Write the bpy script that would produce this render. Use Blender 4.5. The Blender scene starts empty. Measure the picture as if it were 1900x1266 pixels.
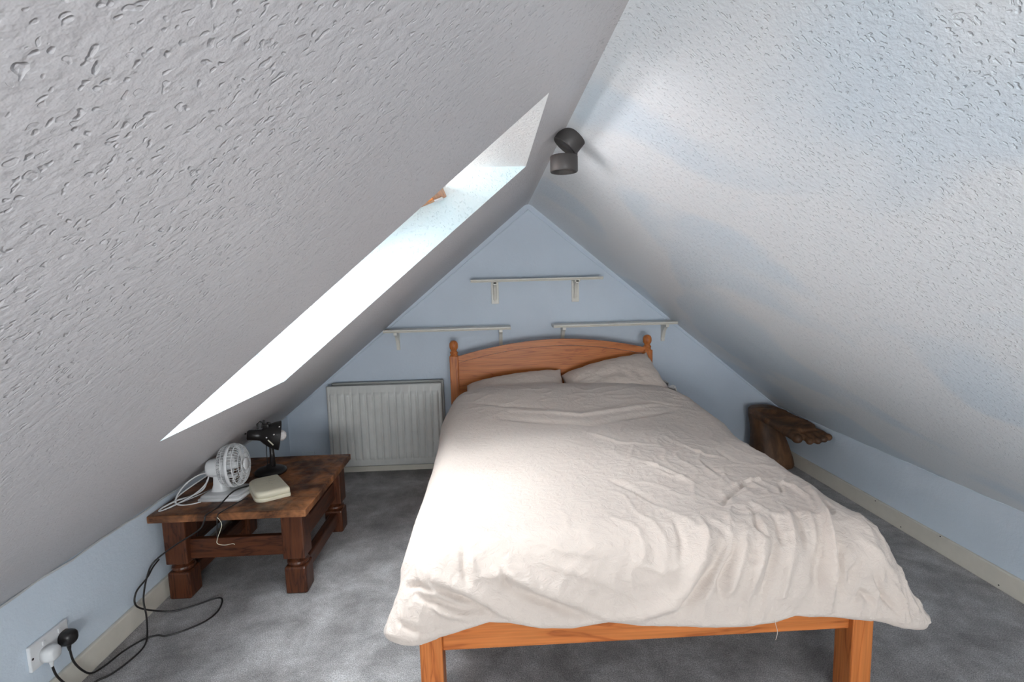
import bpy, bmesh, math, random
import numpy as np
from mathutils import Vector, Matrix
random.seed(7)
S = bpy.context.scene
COL = S.collection

# ------------------------------------------------------------------ camera
cam_d = bpy.data.cameras.new('camera'); cam = bpy.data.objects.new('camera', cam_d); COL.objects.link(cam)
cam_d.sensor_fit = 'HORIZONTAL'; cam_d.sensor_width = 36.0; cam_d.lens = 36.0 * 950.0 / 1900.0
cam_d.clip_start = 0.02; cam_d.clip_end = 200
pitch, yaw, roll = 0.11518, 0.04116, -0.02626
fw = Vector((math.sin(yaw)*math.cos(pitch), math.cos(yaw)*math.cos(pitch), -math.sin(pitch)))
r0 = Vector((math.cos(yaw), -math.sin(yaw), 0)); u0 = r0.cross(fw)
rt = math.cos(roll)*r0 + math.sin(roll)*u0; up = -math.sin(roll)*r0 + math.cos(roll)*u0
M = Matrix((rt, up, -fw)).transposed().to_4x4(); M.translation = Vector((-0.2984, 0, 1.4025))
cam.matrix_world = M
S.camera = cam

# ------------------------------------------------------------------ world, light, exposure
w = bpy.data.worlds.new('overcast_sky'); S.world = w; w.use_nodes = True
wn = w.node_tree; wn.nodes.clear()
wo = wn.nodes.new('ShaderNodeOutputWorld'); wb = wn.nodes.new('ShaderNodeBackground')
tc = wn.nodes.new('ShaderNodeTexCoord'); sp = wn.nodes.new('ShaderNodeSeparateXYZ'); rp = wn.nodes.new('ShaderNodeValToRGB')
wn.links.new(tc.outputs['Generated'], sp.inputs[0]); wn.links.new(sp.outputs['Z'], rp.inputs[0])
rp.color_ramp.elements[0].position = 0.0; rp.color_ramp.elements[0].color = (.42, .415, .42, 1)
rp.color_ramp.elements[1].position = 1.0; rp.color_ramp.elements[1].color = (.98, .99, 1.0, 1)
_e = rp.color_ramp.elements.new(.55); _e.color = (.48, .48, .485, 1)
wn.links.new(rp.outputs[0], wb.inputs[0]); wb.inputs[1].default_value = 47.0
wn.links.new(wb.outputs[0], wo.inputs[0])
S.view_settings.view_transform = 'Standard'; S.view_settings.look = 'None'
S.view_settings.gamma = 1; S.view_settings.use_curve_mapping = False
S.view_settings.exposure = 0.18

def portal(name, loc, direction, sx, sy, upv=(0, 1, 0)):
    l = bpy.data.lights.new(name, 'AREA'); l.shape = 'RECTANGLE'; l.size = sx; l.size_y = sy
    o = bpy.data.objects.new(name, l); COL.objects.link(o)
    z = -Vector(direction).normalized(); y = Vector(upv).normalized(); x = y.cross(z).normalized()
    m = Matrix((x, z.cross(x), z)).transposed().to_4x4(); m.translation = Vector(loc); o.matrix_world = m
    l.cycles.is_portal = True
    return o

# ------------------------------------------------------------------ room dimensions
D = 3.808; WL = 1.836; WR = 1.918; KL = 0.4537; KR = 0.3816; H = 1.974
YF = -1.9
YA, YB, ZU, ZL = 1.309, 2.1117, 1.860, 1.0208
SL = (H-KL)/WL; SR = (H-KR)/WR
nL = Vector((-(H-KL), 0, WL)).normalized()      # outward normal of the left slope
nR = Vector(((H-KR), 0, WR)).normalized()
HOFF = 0.27                                      # how far the window lies outside the slope
def xl_at(z): return (z-H)/SL
def xr_at(z): return (H-z)/SR

portal('skylight_portal', Vector((-0.755, (YA+YB)/2, H-0.755*SL)) + nL*0.36, -nL, 1.10, 0.84)
portal('rear_fill_portal', Vector((0.89, -1.0, H-0.89*SR)) + nR*0.22, -nR, .95, .74)  # sky portal for the added rear skylight

portal('gable_fill_portal', (0, YF-.10, .75), (0, 1, 0), 1.76, .90, (0, 0, 1))  # sky portal for the added gable window
# ------------------------------------------------------------------ material helpers
def new_mat(name):
    m = bpy.data.materials.new(name); m.use_nodes = True
    nt = m.node_tree; b = nt.nodes['Principled BSDF']
    return m, nt, b
def lk(nt, a, b): nt.links.new(a, b)
def node(nt, t, **kw):
    n = nt.nodes.new(t)
    for k, v in kw.items():
        if hasattr(n, k): setattr(n, k, v)
        else: n.inputs[k].default_value = v
    return n
def ramp(nt, src, stops):
    r = nt.nodes.new('ShaderNodeValToRGB'); el = r.color_ramp.elements
    while len(el) < len(stops): el.new(0.5)
    for e, (p, c) in zip(el, stops):
        e.position = p; e.color = (c if len(c) == 4 else (*c, 1)) if isinstance(c, tuple) else (c, c, c, 1)
    lk(nt, src, r.inputs[0]); return r
def mix(nt, fac, a, b, mode='MIX'):
    n = nt.nodes.new('ShaderNodeMix'); n.data_type = 'RGBA'; n.blend_type = mode
    for i, v in ((0, fac), (6, a), (7, b)):
        if hasattr(v, 'links'): lk(nt, v, n.inputs[i])
        else: n.inputs[i].default_value = v if i == 0 else (*v, 1)
    return n.outputs[2]
def coords(nt, scale=(1, 1, 1), rot=(0, 0, 0), which='Object'):
    t = nt.nodes.new('ShaderNodeTexCoord'); mp = nt.nodes.new('ShaderNodeMapping')
    mp.inputs['Scale'].default_value = scale; mp.inputs['Rotation'].default_value = rot
    lk(nt, t.outputs[which], mp.inputs[0]); return mp.outputs[0]
def noise(nt, vec, scale, detail=3, rough=.55, dist=0):
    n = nt.nodes.new('ShaderNodeTexNoise'); n.inputs['Scale'].default_value = scale
    n.inputs['Detail'].default_value = detail; n.inputs['Roughness'].default_value = rough
    n.inputs['Distortion'].default_value = dist; lk(nt, vec, n.inputs['Vector']); return n.outputs['Fac']
def bump(nt, b, h, strength, dist, prev=None):
    n = nt.nodes.new('ShaderNodeBump'); n.inputs['Strength'].default_value = strength
    n.inputs['Distance'].default_value = dist; lk(nt, h, n.inputs['Height'])
    if prev is not None: lk(nt, prev, n.inputs['Normal'])
    lk(nt, n.outputs[0], b.inputs['Normal']); return n.outputs[0]

def plain(name, col, rough=.5, metal=0, spec=.5, var=.04, bmp=0, bscale=200):
    m, nt, b = new_mat(name); v = coords(nt)
    n = noise(nt, v, 14, 3)
    c = ramp(nt, n, [(.3, tuple(x*(1-var) for x in col)), (.7, tuple(min(1, x*(1+var)) for x in col))])
    lk(nt, c.outputs[0], b.inputs['Base Color'])
    b.inputs['Roughness'].default_value = rough; b.inputs['Metallic'].default_value = metal
    b.inputs['Specular IOR Level'].default_value = spec
    if bmp: bump(nt, b, noise(nt, v, bscale, 2), bmp, .002)
    return m

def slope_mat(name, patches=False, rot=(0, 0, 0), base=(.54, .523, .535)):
    m, nt, b = new_mat(name); v = coords(nt, rot=rot)
    big = noise(nt, v, 1.6, 3)
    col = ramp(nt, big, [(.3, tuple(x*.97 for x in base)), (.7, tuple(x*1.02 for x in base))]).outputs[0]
    if patches:                        # the blue undercoat shows through where the white is thin
        vp = coords(nt, scale=(1.0, .9, 1.6))
        pn = noise(nt, vp, 1.15, 2, .4, .6)
        f = ramp(nt, pn, [(.50, 0.0), (.56, .55), (.64, .7)]).outputs[0]
        col = mix(nt, f, (.83, .86, .89), (.66, .77, .87))
        b.inputs['Roughness'].default_value = .55
    lk(nt, col, b.inputs['Base Color'])
    b.inputs['Roughness'].default_value = .42; b.inputs['Specular IOR Level'].default_value = .45
    # sparse little pits and flecks of the textured coating: one per random cell, outlines wobbled by noise
    wob = nt.nodes.new('ShaderNodeTexNoise'); wob.inputs['Scale'].default_value = 55; wob.inputs['Detail'].default_value = 2
    lk(nt, v, wob.inputs['Vector'])
    sc_ = nt.nodes.new('ShaderNodeVectorMath'); sc_.operation = 'SCALE'; sc_.inputs['Scale'].default_value = .030; lk(nt, wob.outputs['Color'], sc_.inputs[0])
    av = nt.nodes.new('ShaderNodeVectorMath'); av.operation = 'ADD'; lk(nt, coords(nt, scale=(1, 1.5, 1), rot=rot), av.inputs[0]); lk(nt, sc_.outputs[0], av.inputs[1])
    vo = nt.nodes.new('ShaderNodeTexVoronoi'); vo.inputs['Scale'].default_value = 80; lk(nt, av.outputs[0], vo.inputs['Vector'])
    pit = ramp(nt, vo.outputs['Distance'], [(.16, 0.0), (.36, 1.0)]).outputs[0]
    sc2 = nt.nodes.new('ShaderNodeSeparateColor'); lk(nt, vo.outputs['Color'], sc2.inputs[0])
    sel = ramp(nt, sc2.outputs[0], [(.50, 0.0), (.74, 1.0)]).outputs[0]
    mxx = nt.nodes.new('ShaderNodeMath'); mxx.operation = 'MAXIMUM'; lk(nt, pit, mxx.inputs[0]); lk(nt, sel, mxx.inputs[1])
    dr = mxx.outputs[0]
    l = noise(nt, v, 26, 4, .6, .2)
    f = noise(nt, v, 85, 3, .6)
    n1 = bump(nt, b, dr, .75, .0021)
    n2 = bump(nt, b, l, .40, .0045, n1)
    bump(nt, b, f, .9, .0022, n2)
    return m

def wall_mat(name, col, scratch=False):
    m, nt, b = new_mat(name); v = coords(nt)
    c = ramp(nt, noise(nt, v, 2.2, 4), [(.3, tuple(x*.95 for x in col)), (.7, tuple(x*1.04 for x in col))]).outputs[0]
    lk(nt, c, b.inputs['Base Color']); b.inputs['Roughness'].default_value = .55
    n1 = bump(nt, b, noise(nt, v, 45, 3), .5, .003); bump(nt, b, noise(nt, v, 160, 2), .5, .0012, n1)
    return m

def wood(name, axis, dark, mid, light, scale=1.0, rough=.38, worn=None, knots=True):
    """grain runs along axis 0/1/2"""
    m, nt, b = new_mat(name)
    sc = [9*scale]*3; sc[axis] = .9*scale
    v = coords(nt, scale=tuple(sc))
    n = noise(nt, v, 1.6, 4, .55, .9)
    wv = nt.nodes.new('ShaderNodeMath'); wv.operation = 'MULTIPLY'; lk(nt, n, wv.inputs[0]); wv.inputs[1].default_value = 6.0
    fr = nt.nodes.new('ShaderNodeMath'); fr.operation = 'PINGPONG'; lk(nt, wv.outputs[0], fr.inputs[0]); fr.inputs[1].default_value = .5
    r = ramp(nt, fr.outputs[0], [(0.0, dark), (.12, mid), (1.0, light)])
    sc2 = [160*scale]*3; sc2[axis] = 4*scale
    fine = noise(nt, coords(nt, scale=tuple(sc2)), 1.0, 2)
    fc = ramp(nt, fine, [(.35, .82), (.65, 1.06)]).outputs[0]
    c = mix(nt, 1.0, r.outputs[0], fc, 'MULTIPLY')
    if worn:
        wn_ = noise(nt, coords(nt), 7, 4, .65, .4)
        f = ramp(nt, wn_, [(.42, 0.0), (.68, .9)]).outputs[0]
        c = mix(nt, f, c, worn)
        lk(nt, ramp(nt, noise(nt, coords(nt), 22, 3), [(.3, .28), (.7, .6)]).outputs[0], b.inputs['Roughness'])
    else: b.inputs['Roughness'].default_value = rough
    lk(nt, c, b.inputs['Base Color'])
    b.inputs['Specular IOR Level'].default_value = .35
    bump(nt, b, fine, .25, .0006)
    return m

PINE = [wood('orange_pine_%s' % 'xyz'[a], a, (.38, .105, .026), (.53, .165, .042), (.62, .225, .066), .8) for a in range(3)]
OAK = [wood('dark_oak_%s' % 'xyz'[a], a, (.035, .011, .006), (.080, .026, .012), (.14, .046, .018), 1.3, .34) for a in range(3)]
OAKTOP = wood('worn_highlit_oak_top', 0, (.035, .014, .008), (.085, .034, .016), (.16, .066, .028), 1.6, .34, worn=(.50, .205, .080))  # worn patches; their orange is brightened to paint in a skylight highlight
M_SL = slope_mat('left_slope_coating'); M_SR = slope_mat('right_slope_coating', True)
M_REV = slope_mat('reveal_coating', base=(.58, .72, .77)); M_SOF = slope_mat('soffit_coating', base=(.86, .86, .86))
M_BLUE = wall_mat('pale_blue_paint', (.61, .69, .79)); M_BLUE2 = wall_mat('pale_blue_paint_low', (.66, .75, .84))
M_CREAM = plain('cream_gloss_paint', (.70, .665, .585), .38, bmp=.15, bscale=40)
M_SHELF = plain('off_white_shelf_paint', (.78, .76, .70), .4, bmp=.3, bscale=60)
M_RAD = plain('radiator_enamel', (.70, .705, .68), .35)
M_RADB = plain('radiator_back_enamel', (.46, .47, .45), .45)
M_BLACK = plain('black_plastic', (.018, .016, .016), .35)
M_BLACKM = plain('matt_black_metal', (.048, .043, .042), .5)
M_DKIN = plain('dark_lamp_inside', (.05, .045, .045), .5)
M_WPL = plain('white_plastic', (.72, .73, .74), .35)
M_CREAMPL = plain('cream_plastic', (.74, .70, .55), .35)
M_BULB = plain('milky_bulb_glass', (.85, .83, .82), .15)
M_CHROME = plain('chrome', (.6, .6, .6), .2, metal=1)
M_PRINT = plain('grey_print', (.42, .40, .32), .6)
M_SHEET = plain('blue_grey_sheet', (.34, .37, .42), .9, bmp=.3, bscale=120)
M_DOT = plain('dark_nail_hole', (.04, .03, .03), .8)
M_SEAL = plain('old_sealant', (.55, .57, .58), .6)
M_WINW = wood('window_pine', 1, (.45, .16, .05), (.60, .24, .08), (.70, .32, .12), 1.0)

def fabric_mat(name, col, bs=1.0):
    m, nt, b = new_mat(name); v = coords(nt)
    c = ramp(nt, noise(nt, v, 3, 3), [(.3, tuple(x*.97 for x in col)), (.7, tuple(min(1, x*1.03) for x in col))]).outputs[0]
    lk(nt, c, b.inputs['Base Color']); b.inputs['Roughness'].default_value = .95
    b.inputs['Sheen Weight'].default_value = .15; b.inputs['Specular IOR Level'].default_value = .15
    cr = noise(nt, coords(nt, scale=(1, 1, 1.4)), 30, 5, .62, 1.6)
    ridg = nt.nodes.new('ShaderNodeMath'); ridg.operation = 'PINGPONG'; lk(nt, cr, ridg.inputs[0]); ridg.inputs[1].default_value = .5
    n1 = bump(nt, b, cr, .6*bs, .008)
    bump(nt, b, noise(nt, v, 420, 2), .3, .0008, n1)
    return m
M_LINEN = fabric_mat('washed_linen', (.62, .545, .492)); M_PILL = fabric_mat('washed_linen_pillow', (.66, .57, .505), .8)

def carpet():
    m, nt, b = new_mat('grey_cut_pile_carpet'); v = coords(nt)
    pile = noise(nt, v, 5.0, 6, .72, .25)                    # brushed pile: patches lying one way or the other
    c1 = ramp(nt, pile, [(.36, (.29, .28, .28)), (.50, (.42, .41, .413)), (.66, (.60, .592, .598))]).outputs[0]
    sp_ = noise(nt, v, 240, 4, .75)
    c2 = ramp(nt, sp_, [(.30, .35), (.50, .95), (.70, 1.9)]).outputs[0]
    c = mix(nt, 1.0, c1, c2, 'MULTIPLY')
    lk(nt, c, b.inputs['Base Color']); b.inputs['Roughness'].default_value = 1
    b.inputs['Specular IOR Level'].default_value = .1; b.inputs['Sheen Weight'].default_value = .25
    b.inputs['Sheen Roughness'].default_value = .4
    n1 = bump(nt, b, noise(nt, v, 90, 3, .6), .8, .006); bump(nt, b, sp_, 1.0, .005, n1)
    return m
M_CARPET = carpet()

def glass_mat(name='window_glass', tint=(.95, .97, .97)):
    m, nt, b = new_mat(name); o = nt.nodes['Material Output']
    t = nt.nodes.new('ShaderNodeBsdfTransparent'); g = nt.nodes.new('ShaderNodeBsdfGlossy'); g.inputs['Roughness'].default_value = .02
    fz = nt.nodes.new('ShaderNodeFresnel'); mx = nt.nodes.new('ShaderNodeMixShader')
    t.inputs[0].default_value = (*tint, 1)
    lk(nt, fz.outputs[0], mx.inputs[0]); lk(nt, t.outputs[0], mx.inputs[1]); lk(nt, g.outputs[0], mx.inputs[2])
    lk(nt, mx.outputs[0], o.inputs[0]); return m
M_GLASS = glass_mat(); M_GLASST = glass_mat('dimming_tint_glass', (.63, .65, .66))  # second glass: tint added only to dim daylight through the skylight

def carved_mat():
    m, nt, b = new_mat('carved_hardwood'); v = coords(nt, scale=(1, 1, .45))
    a = noise(nt, v, 9, 4, .6, .8)
    c = ramp(nt, a, [(.30, (.045, .020, .009)), (.50, (.11, .050, .021)), (.70, (.22, .105, .044))]).outputs[0]
    lk(nt, c, b.inputs['Base Color']); b.inputs['Roughness'].default_value = .58
    bump(nt, b, noise(nt, coords(nt, scale=(1, 1, .2)), 60, 3), .3, .002)
    return m
M_CARVED = carved_mat()

# ------------------------------------------------------------------ object helpers
def link_mesh(name, me, mat, parent=None, smooth=False):
    o = bpy.data.objects.new(name, me); COL.objects.link(o)
    if mat is not None and not me.materials:
        for q in (mat if isinstance(mat, (list, tuple)) else [mat]): me.materials.append(q)
    if parent is not None:
        wl = Vector((0, 0, 0)); p = parent
        while p is not None: wl += p.location; p = p.parent
        me.transform(Matrix.Translation(-wl)); o.parent = parent
    if smooth:
        for p in me.polygons: p.use_smooth = True
    return o
def obj(name, bm, mat, parent=None, smooth=False, origin=None):
    me = bpy.data.meshes.new(name); bm.normal_update(); bm.to_mesh(me); bm.free()
    return link_mesh(name, me, mat, parent, smooth)
def rebase(o, loc):
    """move the origin of a top-level single-mesh thing to its base"""
    loc = Vector(loc); o.data.transform(Matrix.Translation(-loc)); o.location = loc; return o
def npmesh(name, V, F, mat, parent=None, smooth=True):
    me = bpy.data.meshes.new(name); me.from_pydata([tuple(v) for v in V], [], [tuple(f) for f in F]); me.update()
    return link_mesh(name, me, mat, parent, smooth)
def tag(o, label=None, cat=None, group=None, kind=None):
    if label: o['label'] = label
    if cat: o['category'] = cat
    if group: o['group'] = group
    if kind: o['kind'] = kind
    return o
def thing(name, label, cat, loc, group=None):
    o = bpy.data.objects.new(name, None); COL.objects.link(o); o.location = loc; o.empty_display_size = .05
    return tag(o, label, cat, group)

def box(bm, lo, hi, bev=0, seg=2, mat4=None):
    lo = Vector(lo); hi = Vector(hi); c = (lo+hi)/2; s = hi-lo
    r = bmesh.ops.create_cube(bm, size=1.0)
    for v in r['verts']: v.co = Vector((v.co.x*s.x, v.co.y*s.y, v.co.z*s.z)) + c
    vs = r['verts']
    if bev:
        es = list({e for v in vs for e in v.link_edges})
        q = bmesh.ops.bevel(bm, geom=es, offset=bev, segments=seg, affect='EDGES', profile=.5)
        vs = list({v for f in q['faces'] for v in f.verts} | {v for v in vs if v.is_valid})
    if mat4 is not None: bmesh.ops.transform(bm, matrix=mat4, verts=[v for v in vs if v.is_valid])
    return vs
def B(): return bmesh.new()
def boxbm(lo, hi, bev=0, seg=2):
    bm = B(); box(bm, lo, hi, bev, seg); return bm
def frame_of(axis):
    z = Vector(axis).normalized(); x = Vector((0, 0, 1)).cross(z)
    if x.length < 1e-3: x = Vector((1, 0, 0))
    x.normalize(); return x, z.cross(x), z
def lathe(bm, prof, origin=(0, 0, 0), axis=(0, 0, 1), n=32, close=True):
    """prof = list of (radius, height along axis)"""
    X, Y, Z = frame_of(axis); o = Vector(origin); rings = []
    for r, h in prof:
        if r < 1e-6: rings.append([bm.verts.new(o+Z*h)])
        else: rings.append([bm.verts.new(o+Z*h+X*r*math.cos(2*math.pi*i/n)+Y*r*math.sin(2*math.pi*i/n)) for i in range(n)])
    for a, b in zip(rings, rings[1:]):
        for i in range(n):
            j = (i+1) % n
            if len(a) == 1 and len(b) == 1: continue
            if len(a) == 1: bm.faces.new((a[0], b[j], b[i]))
            elif len(b) == 1: bm.faces.new((a[i], a[j], b[0]))
            else: bm.faces.new((a[i], a[j], b[j], b[i]))
    bmesh.ops.recalc_face_normals(bm, faces=bm.faces)
def catmull(pts, k=8, closed=False):
    P = [Vector(p) for p in pts]; out = []; n = len(P)
    for i in range(n if closed else n-1):
        if closed: p0, p1, p2, p3 = P[i-1], P[i], P[(i+1) % n], P[(i+2) % n]
        else: p0, p1, p2, p3 = P[max(i-1, 0)], P[i], P[i+1], P[min(i+2, n-1)]
        for j in range(k):
            t = j/k
            out.append(.5*((2*p1)+(p2-p0)*t+(2*p0-5*p1+4*p2-p3)*t*t+(3*p1-p0-3*p2+p3)*t**3))
    if not closed: out.append(P[-1])
    return out
def tube(bm, pts, r, n=8, closed=False, cap=True):
    P = [Vector(p) for p in pts]; m = len(P); rings = []; nx = None
    for i in range(m):
        if closed: t = P[(i+1) % m]-P[i-1]
        else: t = P[min(i+1, m-1)]-P[max(i-1, 0)]
        if t.length < 1e-9: t = Vector((0, 0, 1))
        t.normalize()
        if nx is None:
            nx = t.orthogonal().normalized()
        nx = (nx - t*nx.dot(t))
        if nx.length < 1e-6: nx = t.orthogonal()
        nx.normalize(); ny = t.cross(nx); rr = r[i] if isinstance(r, (list, tuple)) else r
        rings.append([bm.verts.new(P[i]+nx*rr*math.cos(2*math.pi*a/n)+ny*rr*math.sin(2*math.pi*a/n)) for a in range(n)])
    for i in range(m if closed else m-1):
        a, b = rings[i], rings[(i+1) % m]
        for j in range(n): bm.faces.new((a[j], a[(j+1) % n], b[(j+1) % n], b[j]))
    if cap and not closed:
        bm.faces.new(rings[0][::-1]); bm.faces.new(rings[-1])
def prism(bm, poly, a, b, plane='yz'):
    """extrude a 2-D polygon between a and b along the remaining axis"""
    def P(u, v, w):
        return {'yz': (w, u, v), 'xz': (u, w, v), 'xy': (u, v, w)}[plane]
    A = [bm.verts.new(P(u, v, a)) for u, v in poly]; Bv = [bm.verts.new(P(u, v, b)) for u, v in poly]
    bm.faces.new(A); bm.faces.new(Bv[::-1]); n = len(poly)
    for i in range(n): bm.faces.new((A[i], Bv[i], Bv[(i+1) % n], A[(i+1) % n]))
    bmesh.ops.recalc_face_normals(bm, faces=bm.faces)
def sphere(bm, c, r, sx=1, sy=1, sz=1, u=20, v=14, rot=None):
    m = Matrix.Translation(c) @ (rot.to_4x4() if rot is not None else Matrix.Identity(4)) @ Matrix.Diagonal((r*sx, r*sy, r*sz, 1))
    bmesh.ops.create_uvsphere(bm, u_segments=u, v_segments=v, radius=1, matrix=m)

# numpy gradient noise
_rng = np.random.RandomState(11)
_perm = np.concatenate([_rng.permutation(256)]*3)
_grad = _rng.normal(size=(256, 2)); _grad /= np.linalg.norm(_grad, axis=1)[:, None]
def perlin(x, y):
    xi = np.floor(x).astype(int); yi = np.floor(y).astype(int); xf = x-xi; yf = y-yi
    xi &= 255; yi &= 255; u = xf**3*(xf*(xf*6-15)+10); v = yf**3*(yf*(yf*6-15)+10)
    def g(ix, iy, dx, dy):
        gr = _grad[_perm[_perm[ix & 255]+(iy & 255)]]; return gr[..., 0]*dx+gr[..., 1]*dy
    a = g(xi, yi, xf, yf); b = g(xi+1, yi, xf-1, yf); c = g(xi, yi+1, xf, yf-1); d = g(xi+1, yi+1, xf-1, yf-1)
    return (a*(1-u)+b*u)*(1-v)+(c*(1-u)+d*u)*v
def sstep(a, b, x):
    t = np.clip((x-a)/(b-a), 0, 1); return t*t*(3-2*t)

# ================================================================== THE ROOM
def quad_obj(name, quads, mat, kind='structure', parent=None):
    bm = B()
    for q in quads: bm.faces.new([bm.verts.new(p) for p in q])
    bmesh.ops.remove_doubles(bm, verts=bm.verts, dist=1e-5)
    o = obj(name, bm, mat, parent)
    if parent is None: tag(o, kind=kind)
    return o
quad_obj('floor', [[(-WL, YF, 0), (WR, YF, 0), (WR, D, 0), (-WL, D, 0)]], M_CARPET)
quad_obj('wall_left', [[(-WL, YF, 0), (-WL, D, 0), (-WL, D, KL), (-WL, YF, KL)]], M_BLUE2)
quad_obj('wall_right', [[(WR, YF, 0), (WR, YF, KR), (WR, D, KR), (WR, D, 0)]], M_BLUE2)
quad_obj('wall_back', [[(-WL, D, 0), (WR, D, 0), (WR, D, KR), (0, D, H), (-WL, D, KL)]], M_BLUE)
FX0, FX1, FZ0, FZ1 = -.88, .88, .30, 1.20
quad_obj('wall_front', [[(-WL, YF, 0), (-WL, YF, KL), (FX0, YF, xl_at(0)*0+H+FX0*SL), (FX0, YF, FZ1), (FX0, YF, FZ0), (FX0, YF, 0)],
                        [(FX1, YF, 0), (FX1, YF, FZ0), (FX1, YF, FZ1), (FX1, YF, H-FX1*SR), (WR, YF, KR), (WR, YF, 0)],
                        [(FX0, YF, 0), (FX0, YF, FZ0), (FX1, YF, FZ0), (FX1, YF, 0)],
                        [(FX0, YF, FZ1), (FX0, YF, H+FX0*SL), (0, YF, H), (FX1, YF, H-FX1*SR), (FX1, YF, FZ1)]], M_BLUE)

# sloping ceilings, with the skylight opening cut in the left one and an added fill opening behind the camera in the right one
def slope_pt(side, z, y): return ((xl_at(z) if side < 0 else xr_at(z)), y, z)
RF = .03                                                    # soft filled ridge
zr = H-RF
def slope_obj(side, k, ya, yb, zl, zu, mat, name):
    ys = [YF, ya, yb, D]; zs = [k, zl, zu, zr]; qs = []
    for i in range(3):
        for j in range(3):
            if i == 1 and j == 1: continue
            qs.append([slope_pt(side, zs[j], ys[i]), slope_pt(side, zs[j], ys[i+1]), slope_pt(side, zs[j+1], ys[i+1]), slope_pt(side, zs[j+1], ys[i])])
    return qs
ql = slope_obj(-1, KL, YA, YB, ZL, ZU, M_SL, 'ceiling')
RYA, RYB, RZL, RZU = -1.35, -0.65, 0.95, 1.52
qr = slope_obj(1, KR, RYA, RYB, RZL, RZU, M_SR, 'ceiling')
bm = B()
for qs, mi in ((ql, 0), (qr, 1)):
    for q in qs:
        f = bm.faces.new([bm.verts.new(p) for p in q]); f.material_index = mi
# ridge fillet: curved strip between the slopes
a0 = Vector((xl_at(zr), 0, zr)); a1 = Vector((0, 0, H)); a2 = Vector((xr_at(zr), 0, zr)); prev = None
for i in range(13):
    t = i/12; p = a0*(1-t)**2 + a1*2*t*(1-t) + a2*t*t
    if prev is not None:
        f = bm.faces.new([bm.verts.new(c) for c in ((prev.x, YF, prev.z), (prev.x, D, prev.z), (p.x, D, p.z), (p.x, YF, p.z))])
        f.material_index = 0 if t <= .5 else 1
    prev = p
bmesh.ops.remove_doubles(bm, verts=bm.verts, dist=1e-5)
ceil = obj('ceiling', bm, [M_SL, M_SR]); tag(ceil, kind='structure')

# --- window_1: the skylight in the left slope
def outL(x): return H + x*SL + HOFF/nL.z
xu_o = (ZU - H - HOFF/nL.z)/SL; xin_u = xl_at(ZU); xin_l = xl_at(ZL); xo_l = xin_l + nL.x*HOFF; zo_l = ZL + nL.z*HOFF
win = bpy.data.objects.new('window_1', None); COL.objects.link(win); win.location = (xin_l, YA, ZL); tag(win, kind='structure')
quad_obj('reveal', [[(xin_u, YB, ZU), (xu_o, YB, ZU), (xo_l, YB, zo_l), (xin_l, YB, ZL)],
                    [(xin_u, YA, ZU), (xin_l, YA, ZL), (xo_l, YA, zo_l), (xu_o, YA, ZU)]], M_REV, parent=win)
quad_obj('soffit', [[(xin_u, YA, ZU), (xu_o, YA, ZU), (xu_o, YB, ZU), (xin_u, YB, ZU)]], M_SOF, parent=win)
quad_obj('sill', [[(xin_l, YA, ZL), (xin_l, YB, ZL), (xo_l, YB, zo_l), (xo_l, YA, zo_l)]], M_REV, parent=win)
# frame and tilting sash, laid out in the slope's own axes: s up the slope, y across, n outward
sdir = Vector((WL, 0, H-KL)).normalized(); P0 = Vector((xo_l, 0, zo_l)); Ls = (Vector((xu_o, 0, ZU))-P0).length
def ring(bm, s0, s1, y0, y1, w_, n0, n1, mtx):
    for lo, hi in (((s0, y0, n0), (s0+w_, y1, n1)), ((s1-w_, y0, n0), (s1, y1, n1)), ((s0+w_, y0, n0), (s1-w_, y0+w_, n1)), ((s0+w_, y1-w_, n0), (s1-w_, y1, n1))):
        box(bm, lo, hi, .003, 1, mtx)
Mb = Matrix(((sdir.x, 0, nL.x, P0.x), (0, 1, 0, 0), (sdir.z, 0, nL.z, P0.z), (0, 0, 0, 1)))
bm = B(); ring(bm, 0, Ls, YA, YB, .03, 0.0, .10, Mb); obj('frame', bm, M_WINW, win)
th = math.radians(19)
Mt = Mb @ Matrix.Translation((Ls/2, 0, .045)) @ Matrix.Rotation(th, 4, 'Y') @ Matrix.Translation((-Ls/2, 0, 0))
bm = B(); ring(bm, .036, Ls+.045, YA+.020, YB-.006, .05, -.025, .03, Mt); sash = obj('sash', bm, M_WINW, win)
bm = B(); box(bm, (.08, YA+.065, .0), (Ls, YB-.051, .004), 0, 1, Mt); obj('pane', bm, M_GLASST, sash)
bm = B(); box(bm, (Ls-.005, YB-.060, -.033), (Ls+.030, YB-.020, -.026), .002, 1, Mt); obj('catch', bm, M_WPL, sash)

# --- fill_window_2: unseen rear skylight, added behind the camera to fill the room
win2 = bpy.data.objects.new('fill_window_2', None); COL.objects.link(win2); win2.location = (xr_at(RZL), RYA, RZL); tag(win2, kind='structure')
off = nR*.16
c = [Vector(slope_pt(1, RZL, RYA)), Vector(slope_pt(1, RZL, RYB)), Vector(slope_pt(1, RZU, RYB)), Vector(slope_pt(1, RZU, RYA))]
quad_obj('reveal', [[c[i], c[(i+1) % 4], c[(i+1) % 4]+off, c[i]+off] for i in range(4)], M_SOF, parent=win2)
mid = sum(c, Vector())/4; sR = (c[3]-c[0]).normalized(); LsR = (c[3]-c[0]).length
Mb2 = Matrix(((sR.x, 0, nR.x, (c[0]+off).x), (0, 1, 0, 0), (sR.z, 0, nR.z, (c[0]+off).z), (0, 0, 0, 1)))
bm = B(); ring(bm, 0, LsR, RYA, RYB, .05, -.01, .05, Mb2); fr2 = obj('frame', bm, M_WINW, win2)
bm = B(); box(bm, (.05, RYA+.05, .018), (LsR-.05, RYB-.05, .022), 0, 1, Mb2); obj('pane', bm, M_GLASS, win2)

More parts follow.
